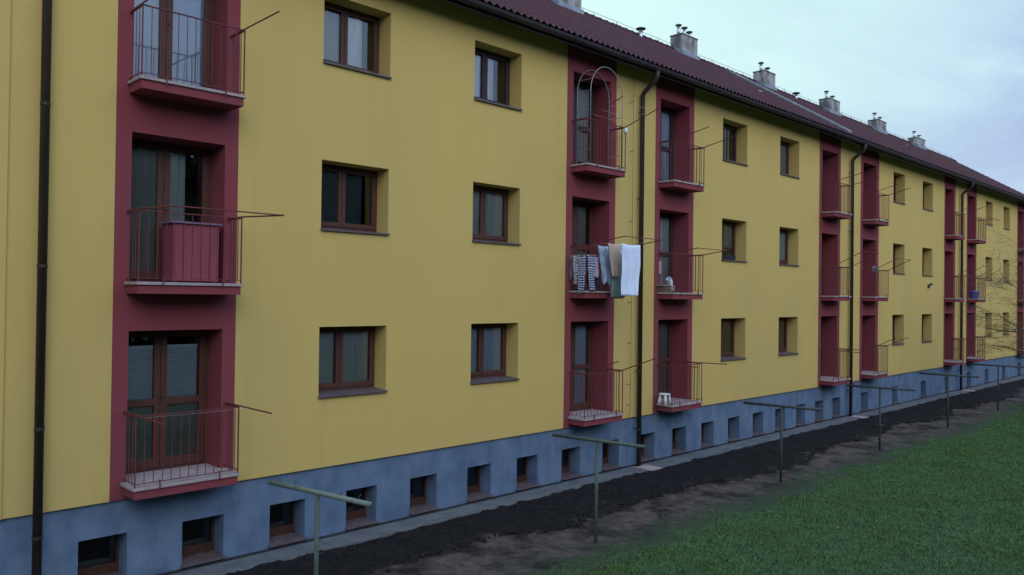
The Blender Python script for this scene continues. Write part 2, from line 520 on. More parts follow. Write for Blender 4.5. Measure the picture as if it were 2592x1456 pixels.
t.links.new(nnode(22, 8).outputs["Fac"], bn.inputs["Height"]); t.links.new(bn.outputs["Normal"], b.inputs["Normal"])
tag(so, 'strip of dark dug soil and trodden brown earth beside the paving', 'soil', kind='structure')

# clods on the dug soil
n_c = 5200
cx = rng.uniform(2, 40, n_c) ** 1.0
cy = rng.uniform(-2.6, -0.66, n_c)
ce = -2.30 + 1.9 * (fbm(cx, cy, 0.33, 11, 6) - 0.48)
cy = np.maximum(cy, ce - 0.12 * rng.random(n_c))
cs = 0.010 + 0.034 * rng.random(n_c) ** 3
oct_ = np.array([(1, 0, 0), (-1, 0, 0), (0, 1, 0), (0, -1, 0), (0, 0, 1), (0, 0, -1)], float)
tri = np.array([(0, 2, 4), (2, 1, 4), (1, 3, 4), (3, 0, 4), (2, 0, 5), (1, 2, 5), (3, 1, 5), (0, 3, 5)])
V = oct_[None] * (cs[:, None, None] * rng.uniform(0.6, 1.35, (n_c, 6, 1)))
V[..., 2] *= 0.8
V += np.stack([cx, cy, np.full(n_c, ZG + ZO + 0.045)], -1)[:, None]
Q = (tri[None] + 6 * np.arange(n_c)[:, None, None]).reshape(-1, 3)
cl = link('soil_clods', raw_mesh('soil_clods', V.reshape(-1, 3), Q), mat('clod_earth', (0.008, 0.0075, 0.009), (0.024, 0.021, 0.022), 5, 0.97))
tag(cl, 'loose dark clods scattered over the dug soil', 'soil', kind='stuff')

# paving strip at the foot of the wall
p = MB()
x = -6.0
random.seed(5)
while x < 57:
    ln = 1.0
    p.box(x, x + ln - 0.008, -0.57 + random.uniform(-0.012, 0.012), -0.035, ZG - 0.1, ZG + 0.055 + random.uniform(0, 0.004))
    x += ln
pv = p.build('pavement', M['concrete'])
tag(pv, 'narrow concrete paving strip along the foot of the yellow block', 'pavement', kind='structure')

# ------------------------------------------------------------------ grass blades
nb = 330000
gx_ = rng.uniform(6.5, 42, nb * 2)
gy_ = rng.uniform(-11.0, -3.0, nb * 2)
ed = -3.52 + 1.1 * (fbm(gx_, gy_, 0.8, 51, 4) - 0.48)
keep = rng.random(nb * 2) < np.clip((ed - gy_) / 0.45, 0, 1) ** 1.3
keep |= (gy_ < -2.7) & (gy_ > -3.8) & (fbm(gx_, gy_, 2.3, 61, 3) > 0.57) & (rng.random(nb * 2) < 0.35)
keep &= (gy_ > -12.6 + 0.20 * gx_)
gx_, gy_ = gx_[keep][:nb], gy_[keep][:nb]
nb = len(gx_)
tuft = fbm(gx_, gy_, 1.6, 71, 4)
hh = (0.018 + 0.075 * np.clip(tuft - 0.25, 0, 1) * rng.uniform(0.5, 1.3, nb))
wd = rng.uniform(0.0035, 0.007, nb) * (1 + 0.035 * gx_)
an = rng.uniform(0, 2 * math.pi, nb)
ln_ = rng.uniform(0.3, 1.1, nb) * hh
la = rng.uniform(0, 2 * math.pi, nb)
b0 = np.stack([gx_ - wd * np.cos(an), gy_ - wd * np.sin(an), np.full(nb, 0.0)], -1)
b1 = np.stack([gx_ + wd * np.cos(an), gy_ + wd * np.sin(an), np.full(nb, 0.0)], -1)
tp = np.stack([gx_ + ln_ * np.cos(la), gy_ + ln_ * np.sin(la), hh], -1)
V = np.stack([b0, b1, tp], 1).reshape(-1, 3)
Q = np.arange(nb * 3).reshape(-1, 3)
mgr = overlay(mat('grass_blade', (0.064, 0.138, 0.052), (0.122, 0.220, 0.092), 4.5, 0.9, detail=8, spec=0.05, lo=0.3, hi=0.7), (0.090, 0.135, 0.036), 0.7, 0.9, (1, 1, 1), 0.45, 0.7)
t = mgr.node_tree
g = t.nodes.new("ShaderNodeNewGeometry")
vm = t.nodes.new("ShaderNodeVectorMath"); vm.operation = 'MULTIPLY_ADD'
vm.inputs[1].default_value = (0.4, 0.4, 0.4); vm.inputs[2].default_value = (0, 0, 0.7)      # soft blades share the turf's upward facing
vn = t.nodes.new("ShaderNodeVectorMath"); vn.operation = 'NORMALIZE'
t.links.new(g.outputs["Normal"], vm.inputs[0]); t.links.new(vm.outputs[0], vn.inputs[0])
t.links.new(vn.outputs[0], t.nodes["Principled BSDF"].inputs["Normal"])
gs = link('grass', raw_mesh('grass', V, Q), mgr)
tag(gs, 'short green grass of the lawn in front of the soil strip', 'grass', kind='stuff')

# fallen bits and small pale flowers on the lawn
nl = 110
lx = rng.uniform(8, 38, nl); ly = rng.uniform(-10.5, -3.3, nl)
lz = rng.uniform(0.015, 0.05, nl); ls = rng.uniform(0.008, 0.022, nl)
q1 = rng.normal(size=(nl, 3)); q1[:, 2] *= 0.4; q1 /= np.linalg.norm(q1, axis=1)[:, None]
q2 = np.cross(q1, rng.normal(size=(nl, 3)))
C0 = np.stack([lx, ly, lz], -1)
V = np.stack([C0 - q1 * ls[:, None], C0 - q2 * ls[:, None], C0 + q1 * ls[:, None], C0 + q2 * ls[:, None]], 1).reshape(-1, 3)
lt = link('lawn_litter', raw_mesh('lawn_litter', V, np.arange(nl * 4).reshape(-1, 4)), mat('lawn_litter', (0.10, 0.08, 0.05), (0.42, 0.42, 0.36), 3, 0.9, lo=0.45, hi=0.6))
tag(lt, 'small pale flowers and fallen leaves strewn over the lawn', 'lawn litter', kind='stuff')

# ------------------------------------------------------------------ the apartment block
B = empty('apartment_block', (26, 0, ZG), 'long three-storey yellow apartment block with dark red balcony strips and grey plinth', 'apartment building')
XL, XR = -9.0, 56.4
TOP = 5.84
PL = -2.92
H = 2.8
HEAD = [-0.57 + H * k for k in range(3)]
SILL = [-1.73 + H * k for k in range(3)]
LIP = [-2.68 + H * k for k in range(3)]
WD = 0.40    # depth of the window reveals
DD = 0.53    # depth of the balcony door recess
# window columns: left and right edge
WIN = [('A', 7.0, 8.36), ('B', 10.38, 11.69), ('C', 19.67, 21.02), ('D', 23.03, 24.31), ('E', 32.33, 33.55), ('F', 35.59, 36.83), ('G', 44.58, 45.74), ('H', 47.75, 48.93)]
# red strips: left, right, opening left, right
STR = [(0.20, 1.98, 0.46, 1.78), (3.76, 5.54, 3.975, 5.33), (13.13, 14.88, 13.34, 14.665), (16.47, 18.22, 16.68, 18.0), (25.78, 27.45, 26.0, 27.26), (29.17, 30.88, 29.40, 30.64), (38.33, 39.88, 38.48, 39.62), (41.53, 43.06, 41.70, 42.86), (50.45, 51.95, 50.62, 51.78)]
BAS = [3.39, 4.79, 6.18, 7.60, 8.97, 10.37, 11.74, 13.14, 14.56, 16.01, 17.42, 18.79, 20.18, 21.58, 22.96, 24.36, 25.72, 27.05, 29.48, 32.45, 35.68, 38.70, 41.85, 44.75, 47.85, 50.9]
BT, BB_ = -3.40, -4.045
holes = []
for n_, a, c in WIN:
    for k in range(3): holes.append((a, c, SILL[k], HEAD[k], 'y'))
for l, r, a, c in STR:
    for k in range(3): holes.append((a, c, LIP[k] - 0.04, HEAD[k], 'r'))
xb = sorted({XL, XR} | {q for h in holes for q in h[:2]} | {q for s in STR for q in s[:2]})
zb = sorted({PL, TOP} | {q for h in holes for q in h[2:4]})


def inhole(x, z):
    return any(h[0] < x < h[1] and h[2] < z < h[3] for h in holes)


def strip_of(x):
    for i, s in enumerate(STR):
        if s[0] < x < s[1]: return i
    return -1


wall = MB()
reds = [MB() for _ in STR]
for i in range(len(xb) - 1):
    for j in range(len(zb) - 1):
        x0, x1, z0, z1 = xb[i], xb[i + 1], zb[j], zb[j + 1]
        if inhole((x0 + x1) / 2, (z0 + z1) / 2): continue
        s = strip_of((x0 + x1) / 2)
        (wall if s < 0 else reds[s]).quad((x0, 0, z0), (x1, 0, z0), (x1, 0, z1), (x0, 0, z1))
for a, c, z0, z1, kd in holes:
    d = WD + 0.06 if kd == 'y' else DD + 0.06
    q = wall if kd == 'y' else reds[strip_of((a + c) / 2)]
    q.quad((a, 0, z1), (c, 0, z1), (c, d, z1), (a, d, z1))
    q.quad((a, 0, z0), (a, d, z0), (c, d, z0), (c, 0, z0))
    q.quad((a, 0, z0), (a, 0, z1), (a, d, z1), (a, d, z0))
    q.quad((c, 0, z0), (c, d, z0), (c, d, z1), (c, 0, z1))
# drip edge under the yellow render, then the rest of the shell
wall.quad((XL, 0, PL), (XL, 0.06, PL), (XR, 0.06, PL), (XR, 0, PL))
RY, RZ = 5.0, 9.06
for xe in (XL, XR):
    wall.quad((xe, 0.0, PL), (xe, 0.0, TOP), (xe, RY, RZ - 0.06), (xe, 10.0, TOP), (xe, 10.0, PL))
wall.quad((XL, 10, ZG), (XR, 10, ZG), (XR, 10, TOP), (XL, 10, TOP))
# the end house at the left stands a little proud of the rest
wall.box(XL, 2.47, -0.035, -0.002, PL, TOP)
wall.build('wall', M['yellow'], B)
for q in reds:
    q.build('red_panel', M['red'], B)

# plinth with basement openings
pm = MB()
bx = sorted({XL, XR} | {b_ for b_ in BAS} | {b_ + 0.63 for b_ in BAS})
for i in range(len(bx) - 1):
    x0, x1 = bx[i], bx[i + 1]
    hole = any(abs(x0 - b_) < 1e-6 for b_ in BAS)
    for z0, z1, hz in ((ZG - 0.2, BB_, 0), (BB_, BT, 1), (BT, PL + 0.002, 0)):
        if hole and hz: continue
        pm.quad((x0, 0.045, z0), (x1, 0.045, z0), (x1, 0.045, z1), (x0, 0.045, z1))
for b_ in BAS:
    a, c, d = b_, b_ + 0.63, 0.46
    pm.quad((a, 0.045, BT), (c, 0.045, BT), (c, d, BT), (a, d, BT))
    pm.quad((a, 0.045, BB_), (a, d, BB_), (c, d, BB_), (c, 0.045, BB_))
    pm.quad((a, 0.045, BB_), (a, 0.045, BT), (a, d, BT), (a, d, BB_))
    pm.quad((c, 0.045, BB_), (c, d, BB_), (c, d, BT), (c, 0.045, BT))
pm.build('plinth', M['plinth'], B)
MB().box(XL, XR, -0.032, 0.042, ZG - 0.05, ZG + 0.075).build('gap_shade_strip', M['gap'], B)  # dark strip: gap at the plinth foot with sill shadow put into its colour

# dark sheets behind the windows, the rooms' darkness put into their colour
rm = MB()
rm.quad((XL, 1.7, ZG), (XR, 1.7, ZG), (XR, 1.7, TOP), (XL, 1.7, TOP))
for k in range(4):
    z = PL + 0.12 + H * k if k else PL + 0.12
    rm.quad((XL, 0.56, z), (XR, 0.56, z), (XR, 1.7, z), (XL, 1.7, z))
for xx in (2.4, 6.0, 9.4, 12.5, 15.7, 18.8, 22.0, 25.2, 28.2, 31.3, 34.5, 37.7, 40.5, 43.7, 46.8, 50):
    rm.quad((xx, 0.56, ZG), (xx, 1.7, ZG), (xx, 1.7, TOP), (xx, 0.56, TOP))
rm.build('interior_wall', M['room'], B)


def folds(x0, x1, y, z0, z1, amp, n, seed, nz_=6):
    """hanging cloth with vertical folds"""
    r = random.Random(seed)
    ph = [r.uniform(0, 6.28) for _ in range(4)]
    fr = [r.uniform(18, 30), r.uniform(35, 55), r.uniform(8, 12)]
    q = MB()
    for j in range(nz_ + 1):
        for i in range(n + 1):
            x = x0 + (x1 - x0) * i / n
            z = z0 + (z1 - z0) * j / nz_
            yy = y + amp * (math.sin(fr[0] * x + ph[0]) + 0.5 * math.sin(fr[1] * x + ph[1]) + 0.7 * math.sin(fr[2] * x + ph[2] + z))
            q.v.append((x, yy, z))
    for j in range(nz_):
        for i in range(n):
            a = j * (n + 1) + i
            q.f.append((a, a + 1, a + n + 2, a + n + 1))
    return q


def frame_rect(q, x0, x1, z0, z1, y0, y1, wl, wr, wb, wt):
    """a rectangular frame of four butted bars"""
    q.box(x0, x0 + wl, y0, y1, z0, z1)
    q.box(x1 - wr, x1, y0, y1, z0, z1)
    q.box(x0 + wl, x1 - wr, y0, y1, z0, z0 + wb)
    q.box(x0 + wl, x1 - wr, y0, y1, z1 - wt, z1)


def curtains(par, spec, x0, x1, z0, z1, y, seed):
    """spec: list of (from, to, bottom, top, material) in fractions of the opening"""
    for i, (u0, u1, v0, v1, mk) in enumerate(spec):
        a, c = x0 + (x1 - x0) * u0, x0 + (x1 - x0) * u1
        q0, q1 = z0 + (z1 - z0) * v0, z0 + (z1 - z0) * v1
        if mk == 'blind':
            q = MB()
            z = q1
            while z > q0:
                q.quad((a, y - 0.014, z - 0.027), (c, y - 0.014, z - 0.027), (c, y + 0.010, z - 0.004), (a, y + 0.010, z - 0.004))
                z -= 0.03
            q.box(a, c, y - 0.012, y + 0.012, q1, q1 + 0.03)
            q.box(a, c, y - 0.012, y + 0.012, q0 - 0.03, q0 - 0.008)
            q.build('blind', M['blind'], par)
        else:
            folds(a, c, y, q0, q1, 0.012, max(10, int((c - a) * 60)), seed * 7 + i).build('curtain', M['cur_' + mk], par, smooth=True)


CUR = {
    ('A', 2): [(0.02, 0.36, 0, 1, 'dim'), (0.54, 0.78, 0.0, 0.97, 'white')],
    ('A', 1): [(0.02, 0.4, 0.0, 0.94, 'dark'), (0.5, 0.8, 0.0, 0.94, 'dark')],  # sheets added to lift the black of these panes
    ('A', 0): [(0.02, 0.98, 0, 1, 'grey')],
    ('B', 2): [(0.02, 0.36, 0, 1, 'white'), (0.50, 0.70, 0, 1, 'white')],
    ('B', 1): [(0.02, 0.98, 0, 1, 'grey')],
    ('B', 0): [(0.02, 0.98, 0, 1, 'blue')],
    ('C', 2): [(0.02, 0.2, 0, 1, 'white'), (0.5, 0.62, 0, 1, 'white'), (0.7, 0.78, 0, 1, 'blue')],
    ('C', 1): [(0.05, 0.95, 0.3, 1, 'dim')],
    ('C', 0): [(0.02, 0.98, 0, 1, 'brown')],
    ('D', 2): [(0.02, 0.98, 0, 1, 'dim')],
    ('D', 1): [(0.02, 0.98, 0, 1, 'grey')],
    ('D', 0): [(0.02, 0.98, 0, 1, 'brown')],
    ('E', 2): [(0.02, 0.98, 0, 1, 'brown')],
    ('E', 1): [(0.3, 0.98, 0, 1, 'grey')],
    ('E', 0): [(0.02, 0.98, 0, 1, 'grey')],
}


def window(col, k, x0, x1):
    zb_, zt = SILL[k] + 0.035, HEAD[k]
    wm = M['darkwood'] if (col, k) in (('B', 2), ('C', 2)) else M['wood']
    q = MB()
    y0, y1 = WD - 0.05, WD + 0.03
    frame_rect(q, x0, x1, zb_, zt, y0, y1, 0.055, 0.055, 0.06, 0.06)
    xm = x0 + (x1 - x0) * 0.45
    q.box(xm - 0.02, xm + 0.02, y0, y1, zb_ + 0.06, zt - 0.06)
    ya, yb = y0 - 0.016, y1 - 0.02
    frame_rect(q, x0 + 0.048, xm - 0.004, zb_ + 0.05, zt - 0.05, ya, yb, 0.066, 0.066, 0.075, 0.066)
    frame_rect(q, xm + 0.004, x1 - 0.048, zb_ + 0.05, zt - 0.05, ya, yb, 0.066, 0.066, 0.075, 0.066)
    o = q.build('window', wm, B, bevel=0.004)
    g = MB()
    for a, c in ((x0 + 0.10, xm - 0.06), (xm + 0.06, x1 - 0.10)):
        g.quad((a, y0 + 0.018, zb_ + 0.11), (c, y0 + 0.018, zb_ + 0.11), (c, y0 + 0.018, zt - 0.10), (a, y0 + 0.018, zt - 0.10))
    g.build('pane', M['glass'], o)
    s = MB()
    a, c = x0 + 0.002, x1 - 0.002
    z_ = SILL[k]
    n = 0
    prof = [(-0.045, z_ - 0.026), (-0.045, z_ + 0.006), (WD - 0.052, z_ + 0.034), (WD - 0.052, z_ + 0.012), (-0.040, z_ - 0.018)]
    for xx in (x0 - 0.01, x1 + 0.01):
        s.v += [(xx, yy, zz) for yy, zz in prof]
    # inside the reveal the sheet is held to the opening width
    s.v = [((a if xx < (x0 + x1) / 2 else c) if yy > 0 else xx, yy, zz) for xx, yy, zz in s.v]
    m_ = len(prof)
    for i in range(m_):
        j = (i + 1) % m_
        s.f.append((i, j, j + m_, i + m_))
    s.f += [tuple(range(m_)), tuple(range(2 * m_ - 1, m_ - 1, -1))]
    s.build('sill', M['sill'], o)
    curtains(o, CUR.get((col, k), [(0.02, 0.98, 0, 1, 'dim')]), x0 + 0.07, x1 - 0.07, zb_ + 0.06, zt - 0.05, WD + 0.006, hash((ord(col), k)) % 97)
    return o


for col, a, c in WIN:
    for k in range(3):
        window(col, k, a, c)

DCUR = {
    (1, 2): [(0.02, 0.98, 0, 1, 'blue')], (1, 1): [(0.02, 0.4, 0, 1, 'dim'), (0.5, 0.75, 0.4, 1, 'grey')],
    (1, 0): [(0.06, 0.41, 0.47, 0.905, 'blind'), (0.54, 0.95, 0.50, 0.905, 'blind'), (0.02, 0.98, 0, 0.45, 'dim')],
    (2, 2): [(0.5, 0.62, 0.4, 1, 'white'), (0.6, 0.95, 0.05, 1, 'grey')], (2, 1): [(0.5, 0.9, 0, 1, 'dim')], (2, 0): [(0.1, 0.98, 0, 1, 'blue')],
    (3, 2): [(0.5, 0.98, 0, 1, 'blue'), (0.02, 0.4, 0, 1, 'grey')], (3, 1): [(0.5, 0.75, 0, 1, 'white'), (0.75, 0.98, 0, 1, 'grey')], (3, 0): [(0.02, 0.98, 0, 1, 'dim')],
}


def balcony_door(i, k, x0, x1):
    zb_, zt = LIP[k] + 0.002, HEAD[k]
    y0, y1 = DD - 0.05, DD + 0.03
    wm = M['darkwood'] if (i, k) in ((2, 2), (3, 2), (3, 1)) else M['wood']
    q = MB()
    frame_rect(q, x0, x1, zb_, zt, y0, y1, 0.06, 0.06, 0.05, 0.06)
    xm = x0 + (x1 - x0) * 0.46
    ya, yb = y0 - 0.018, y1 - 0.02
    gl_ = MB()
    trans = (i, k) not in ((1, 1), (1, 2))
    zm = LIP[k] + 1.02
    for a, c in ((x0 + 0.05, xm - 0.003), (xm + 0.003, x1 - 0.05)):
        frame_rect(q, a, c, zb_ + 0.045, zt - 0.05, ya, yb, 0.09, 0.09, 0.13, 0.075)
        if trans:
            q.box(a + 0.09, c - 0.09, ya, yb, zm - 0.05, zm + 0.05)
        gl_.quad((a + 0.085, y0 + 0.015, zb_ + 0.16), (c - 0.085, y0 + 0.015, zb_ + 0.16), (c - 0.085, y0 + 0.015, zt - 0.115), (a + 0.085, y0 + 0.015, zt - 0.115))
    q.box(xm + 0.02, xm + 0.055, ya - 0.035, ya - 0.002, zm + 0.06, zm + 0.09)
    o = q.build('balcony_door', wm, B, bevel=0.004)
    gl_.build('pane', M['glass'], o)
    curtains(o, DCUR.get((i, k), [(0.02, 0.98, 0, 1, ('dim', 'brown', 'grey')[(i + k) % 3])]), x0 + 0.1, x1 - 0.1, zb_ + 0.15, zt - 0.1, DD + 0.006, i * 5 + k)
    if (i, k) == (1, 0): o['label'] = 'brown double balcony door with white slatted blinds in the upper panes'
    return o


# drying racks: strip, floor -> (rod length, rise in degrees, bar across the ends)
RACK = {(1, 2): (1.04, 0.5, 0), (1, 1): (1.26, -2.5, 1), (1, 0): (1.0, 0.0, 0), (2, 2): (1.0, 17.5, 0), (2, 1): (1.05, 8.5, 1), (2, 0): (0.97, 20, 0),
        (3, 2): (0.98, 11, 0), (3, 1): (0.70, 7.5, 1), (3, 0): (0.74, 1, 0), (4, 2): (0.95, 12, 0), (4, 1): (1.03, 26, 1), (4, 0): (0.86, -1, 0),
        (5, 2): (0.78, 14, 0), (5, 1): (0.86, 25.5, 1), (5, 0): (0.82, 25.5, 0), (6, 2): (0.88, 20, 0), (6, 1): (0.93, 31, 0), (6, 0): (0.8, -2, 0),
        (7, 2): (0.6, -5, 1), (7, 1): (0.75, 34, 0), (7, 0): (0.8, -2, 0), (8, 2): (0.8, 10, 0), (8, 1): (0.8, 20, 0), (8, 0): (0.8, 5, 0), (0, 2): (.9, 5, 0), (0, 1): (.9, 5, 0), (0, 0): (.9, 5, 0)}


def balcony(i, k, a, c):
    x0, x1 = a - 0.075, c - 0.0 + (0.085 if i == 1 else 0.0)
    zl = LIP[k]
    # red slab under the pale floor
    q = MB()
    q.box(x0 + 0.025, x1 - 0.025, -0.465, -0.002, zl - 0.165, zl - 0.042)
    o = q.build('balcony', M['red'], B, bevel=0.006)
    f = MB()
    f.box(x0, x1, -0.492, -0.001, zl - 0.041, zl)
    f.box(a + 0.002, c - 0.002, 0.0, DD - 0.052, zl - 0.038, zl + 0.001)
    f.build('floor_slab', M['lip'], o, bevel=0.004)
    # railing of thin square bars
    r_ = MB()
    yf, xl_, xr_ = -0.462, x0 + 0.03, x1 - 0.025
    zt, zb_ = zl + 0.97, zl + 0.05
    h = 0.0044
    hb = 0.008
    for z, t_ in ((zt, 0.014), (zb_, 0.009)):
        r_.box(xl_ - t_ / 2, xr_ + t_ / 2, yf - t_, yf + t_, z - t_ / 2, z + t_ / 2)
        r_.box(xl_ - t_, xl_ + t_, yf + t_, 0.004, z - t_ / 2, z + t_ / 2)
        r_.box(xr_ - t_, xr_ + t_, yf + t_, 0.004, z - t_ / 2, z + t_ / 2)
    nbar = 12
    for j in range(1, nbar):
        x = xl_ + (xr_ - xl_) * j / nbar
        r_.box(x - h, x + h, yf - h, yf + h, zb_ + 0.0045, zt - 0.007)
    for x in (xl_, xr_):
        r_.box(x - hb, x + hb, yf - hb, yf + hb, zl + 0.0005, zt - 0.007)
        for j in (1, 2, 3):
            y = yf * (1 - j / 4.0)
            r_.box(x - h, x + h, y - h, y + h, zb_ + 0.0045, zt - 0.007)
    for u in (0.22, 0.80):
        x = xl_ + (xr_ - xl_) * u
        r_.box(x - hb, x + hb, -0.508, -0.494, zl - 0.075, zl + 0.06)
        r_.box(x - hb, x + hb, -0.508, yf - 0.01, zl + 0.06, zl + 0.074)
    r_.build('railing', M['rail'], o)
    # folding drying rack: two rods and cords
    ln, el, bar = RACK[(i, k)]
    d = Vector((0, -math.cos(R(el)), math.sin(R(el))))
    zr = zt + 0.022
    A_, C_ = Vector((xl_, yf, zr)), Vector((xr_, yf, zr))
    for P in (A_, C_):
        MB().tube([P + Vector((0, 0.44, 0)), P, P + d * ln], 0.0115, 6).build('drying_rod', M['rail'], o)
    if bar:
        MB().tube([A_ + d * (ln - 0.012), C_ + d * (ln - 0.012)], 0.009, 6).build('rack_crossbar', M['rail'], o)
    us = {(2, 2): (0.15, 0.38, 0.61, 0.84), (1, 0): (0.3,), (2, 1): (0.12, 0.32, 0.6)}.get((i, k), ())
    for u in us:
        P, Q_ = A_ + d * ln * u, C_ + d * ln * u
        mid = (P + Q_) / 2 - Vector((0, 0, 0.012))
        MB().tube([P, mid, Q_], 0.003 if (i, k) == (2, 2) else 0.0016, 4).build('cord', M['wire'], o)
    return o


for i, (l, r, a, c) in enumerate(STR):
    for k in range(3):
        balcony_door(i, k, a, c)
        balcony(i, k, a, c)

# basement windows
for b_ in BAS:
    x0, x1, d = b_, b_ + 0.63, 0.40
    zb_ = BB_ + 0.03
    q = MB()
    frame_rect(q, x0, x1, zb_, BT, d - 0.04, d + 0.03, 0.035, 0.035, 0.13, 0.03)
    o = q.build('basement_window', M['basewood'], B, bevel=0.004)
    MB().quad((x0 + 0.03, d, zb_ + 0.12), (x1 - 0.03, d, zb_ + 0.12), (x1 - 0.03, d, BT - 0.025), (x0 + 0.03, d, BT - 0.025)).build('pane', M['glass'], o)
    s = MB()
    prof = [(-0.03, BB_ - 0.012), (-0.03, BB_ + 0.006), (d - 0.042, BB_ + 0.03), (d - 0.042, BB_ + 0.004)]
    for e_, xx in ((-1, x0 - 0.02), (1, x1 + 0.02)):
        s.v += [(xx if yy < 0.04 else xx - e_ * 0.022, yy, zz) for yy, zz in prof]
    for i in range(4):
        j = (i + 1) % 4
        s.f.append((i, j, j + 4, i + 4))
    s.f += [(0, 1, 2, 3), (7, 6, 5, 4)]
    s.build('sill', M['sill'], o)

# ------------------------------------------------------------------ roof
SL = 0.637
EY = -0.49


def roof_z(y): return 5.56 + (y + 0.5) * SL


per = 0.19
xs = np.arange(XL - 0.1, XR + 0.25, 0.0271)
crs = 19
vs, offs = [], []
for cidx in range(crs):
    f0, f1 = cidx / crs, (cidx + 1) / crs
    vs += [f0 + 1e-4, f1 - 1e-4]
    offs += [0.048, 0.002]
vs = np.array(vs); offs = np.array(offs)
yy = EY + (RY - EY) * vs
Xg, Yg = np.meshgrid(xs, yy)
ph = (Xg / per) % 1.0
wave = np.where(ph < 0.62, 0.043 * np.sin(np.pi * ph / 0.62), -0.010 * np.sin(np.pi * (ph - 0.62) / 0.38))
jit = 0.004 * (vnoise(np.floor(Xg / per), np.floor(np.repeat(np.arange(crs), 2))[:, None] + 0 * Xg, 1.0, 5) - 0.5)
Zg = 5.56 + (Yg + 0.5) * SL + offs[:, None] + wave + jit
rf = link('roof', grid_mesh('roof', Xg, Yg, Zg), M['tile'], None)
# shift to the block's frame
rf.data.transform(Matrix.Translation(-OFF[B]))
rf.parent = B
OFF[rf] = OFF[B]
back = MB()
back.quad((XL - 0.1, RY, RZ + 0.02), (XR + 0.25, RY, RZ + 0.02), (XR + 0.25, 10.5, 5.56), (XL - 0.1, 10.5, 5.56))
back.quad((XR + 0.25, EY, roof_z(EY) + 0.03), (XR + 0.25, RY, RZ + 0.03), (XR + 0.25, RY, RZ - 0.15), (XR + 0.25, EY, roof_z(EY) - 0.15))
back.build('roof_back', M['tile'], rf)
rd = MB()
x = XL - 0.1
while x < XR + 0.2:
    rd.tube([(x, RY, RZ + 0.015), (x + 0.36, RY, RZ + 0.035)], [0.10, 0.115], 10)
    x += 0.35
rd.build('ridge_tiles', M['tile'], rf, smooth=True)
so_ = MB()
so_.quad((XL, EY + 0.02, roof_z(EY) - 0.07), (XR, EY + 0.02, roof_z(EY) - 0.07), (XR, 0.3, roof_z(0.3) - 0.07), (XL, 0.3, roof_z(0.3) - 0.07))
so_.build('soffit', M['soffit'], rf)
rt = MB()
x = XL + 0.1
x = 10.15 - 0.93 * 20
while x < XR:
    z0_ = roof_z(0) - 0.08
    n = len(rt.v)
    pr = [(-0.001, z0_ - 0.17), (-0.40, z0_ - 0.17 - 0.40 * SL + 0.06), (-0.40, roof_z(-0.40) - 0.075), (-0.001, roof_z(0) - 0.075)]
    for xx in (x - 0.05, x + 0.05):
        rt.v += [(xx, y_, z_) for y_, z_ in pr]
    rt.f += [(n, n + 1, n + 2, n + 3), (n + 7, n + 6, n + 5, n + 4), (n, n + 4, n + 5, n + 1), (n + 1, n + 5, n + 6, n + 2)]
    x += 0.93
rt.build('rafter_tails', M['rafter'], rf)
# fascia board and half-round gutter
gt = MB()
cyg, czg, rg = -0.535, 5.50, 0.075
prof = [(cyg + rg * math.cos(a), czg + rg * math.sin(a)) for a in [math.pi + i * math.pi / 8 for i in range(9)]]
prof = prof + [(cyg + (rg - 0.008) * math.cos(a), czg + (rg - 0.008) * math.sin(a)) for a in [2 * math.pi - i * math.pi / 8 for i in range(9)]]
np_ = len(prof)
for xx in (XL, XR + 0.1):
    gt.v += [(xx, a, b_) for a, b_ in prof]
for i in range(np_):
    j = (i + 1) % np_
    gt.f.append((i, i + np_, j + np_, j))
gt.tube([(XL, cyg - rg, czg + 0.004), (XR + 0.1, cyg - rg, czg + 0.004)], 0.011, 6)
gt.build('gutter', M['gutter'], B, smooth=True)
MB().box(XL, XR, -0.445, -0.425, 5.38, 5.535).build('fascia', M['gutter'], B)

# downpipes with swan necks
for xp in (2.86, 15.76, 28.17, 40.44, 52.8):
    q = MB()
    q.tube([(xp, cyg, czg - 0.06), (xp, cyg, 5.30), (xp, -0.49, 5.22), (xp, -0.16, 4.98), (xp, -0.115, 4.90), (xp, -0.115, ZG + 0.06)], 0.058, 12)
    o = q.build('downpipe', M['pipe'], B, smooth=True)
    for z in (4.5, 2.4, 0.3, -1.8, -3.2):
        br_ = MB()
        br_.tube([(xp, -0.115, z - 0.02), (xp, -0.115, z + 0.02)], 0.064, 12)
        br_.box(xp - 0.012, xp + 0.012, -0.055, 0.044, z - 0.012, z + 0.012)
        br_.build('pipe_bracket', M['pipe'], o)
    MB().box(xp - 0.22, xp + 0.22, -0.66, -0.18, ZG + 0.058, ZG + 0.075).build('splash_block', M['lip'], o)

# lightning conductor beside the second downpipe
q = MB()
q.tube([(15.42, -0.10, 5.2), (15.42, -0.10, -2.75), (15.42, -0.05, -2.9), (15.42, -0.02, ZG + 0.05)], 0.005, 6)
for z in (4.7, 3.5, 1.82, 0.85, -0.13, -1.11, -2.1, -2.6):
    q.tube([(15.42, -0.10, z), (15.42, 0.0, z)], 0.008, 6)
q.build('lightning_conductor', M['rail'], B)

# sheet-metal fire wall capping over the roof at the house boundary
q = MB()
n = 12
xf = 28.2
pts = [(0.0 + (RY + 0.1) * i / n) for i in range(n + 1)]
for s_ in (xf - 0.17, xf + 0.17):
    for y in pts:
        z = roof_z(min(y, RY)) if y <= RY else RZ
        q.v += [(s_, y, z - 0.05), (s_, y, z + 0.13)]
m_ = 2 * (n + 1)
for i in range(n):
    a = 2 * i
    q.f += [(a, a + 1, a + 3, a + 2), (m_ + a + 2, m_ + a + 3, m_ + a + 1, m_ + a), (a + 1, m_ + a + 1, m_ + a + 3, a + 3)]
q.f.append((0, m_, m_ + 1, 1))
q.build('fire_wall', M['zinc'], B)

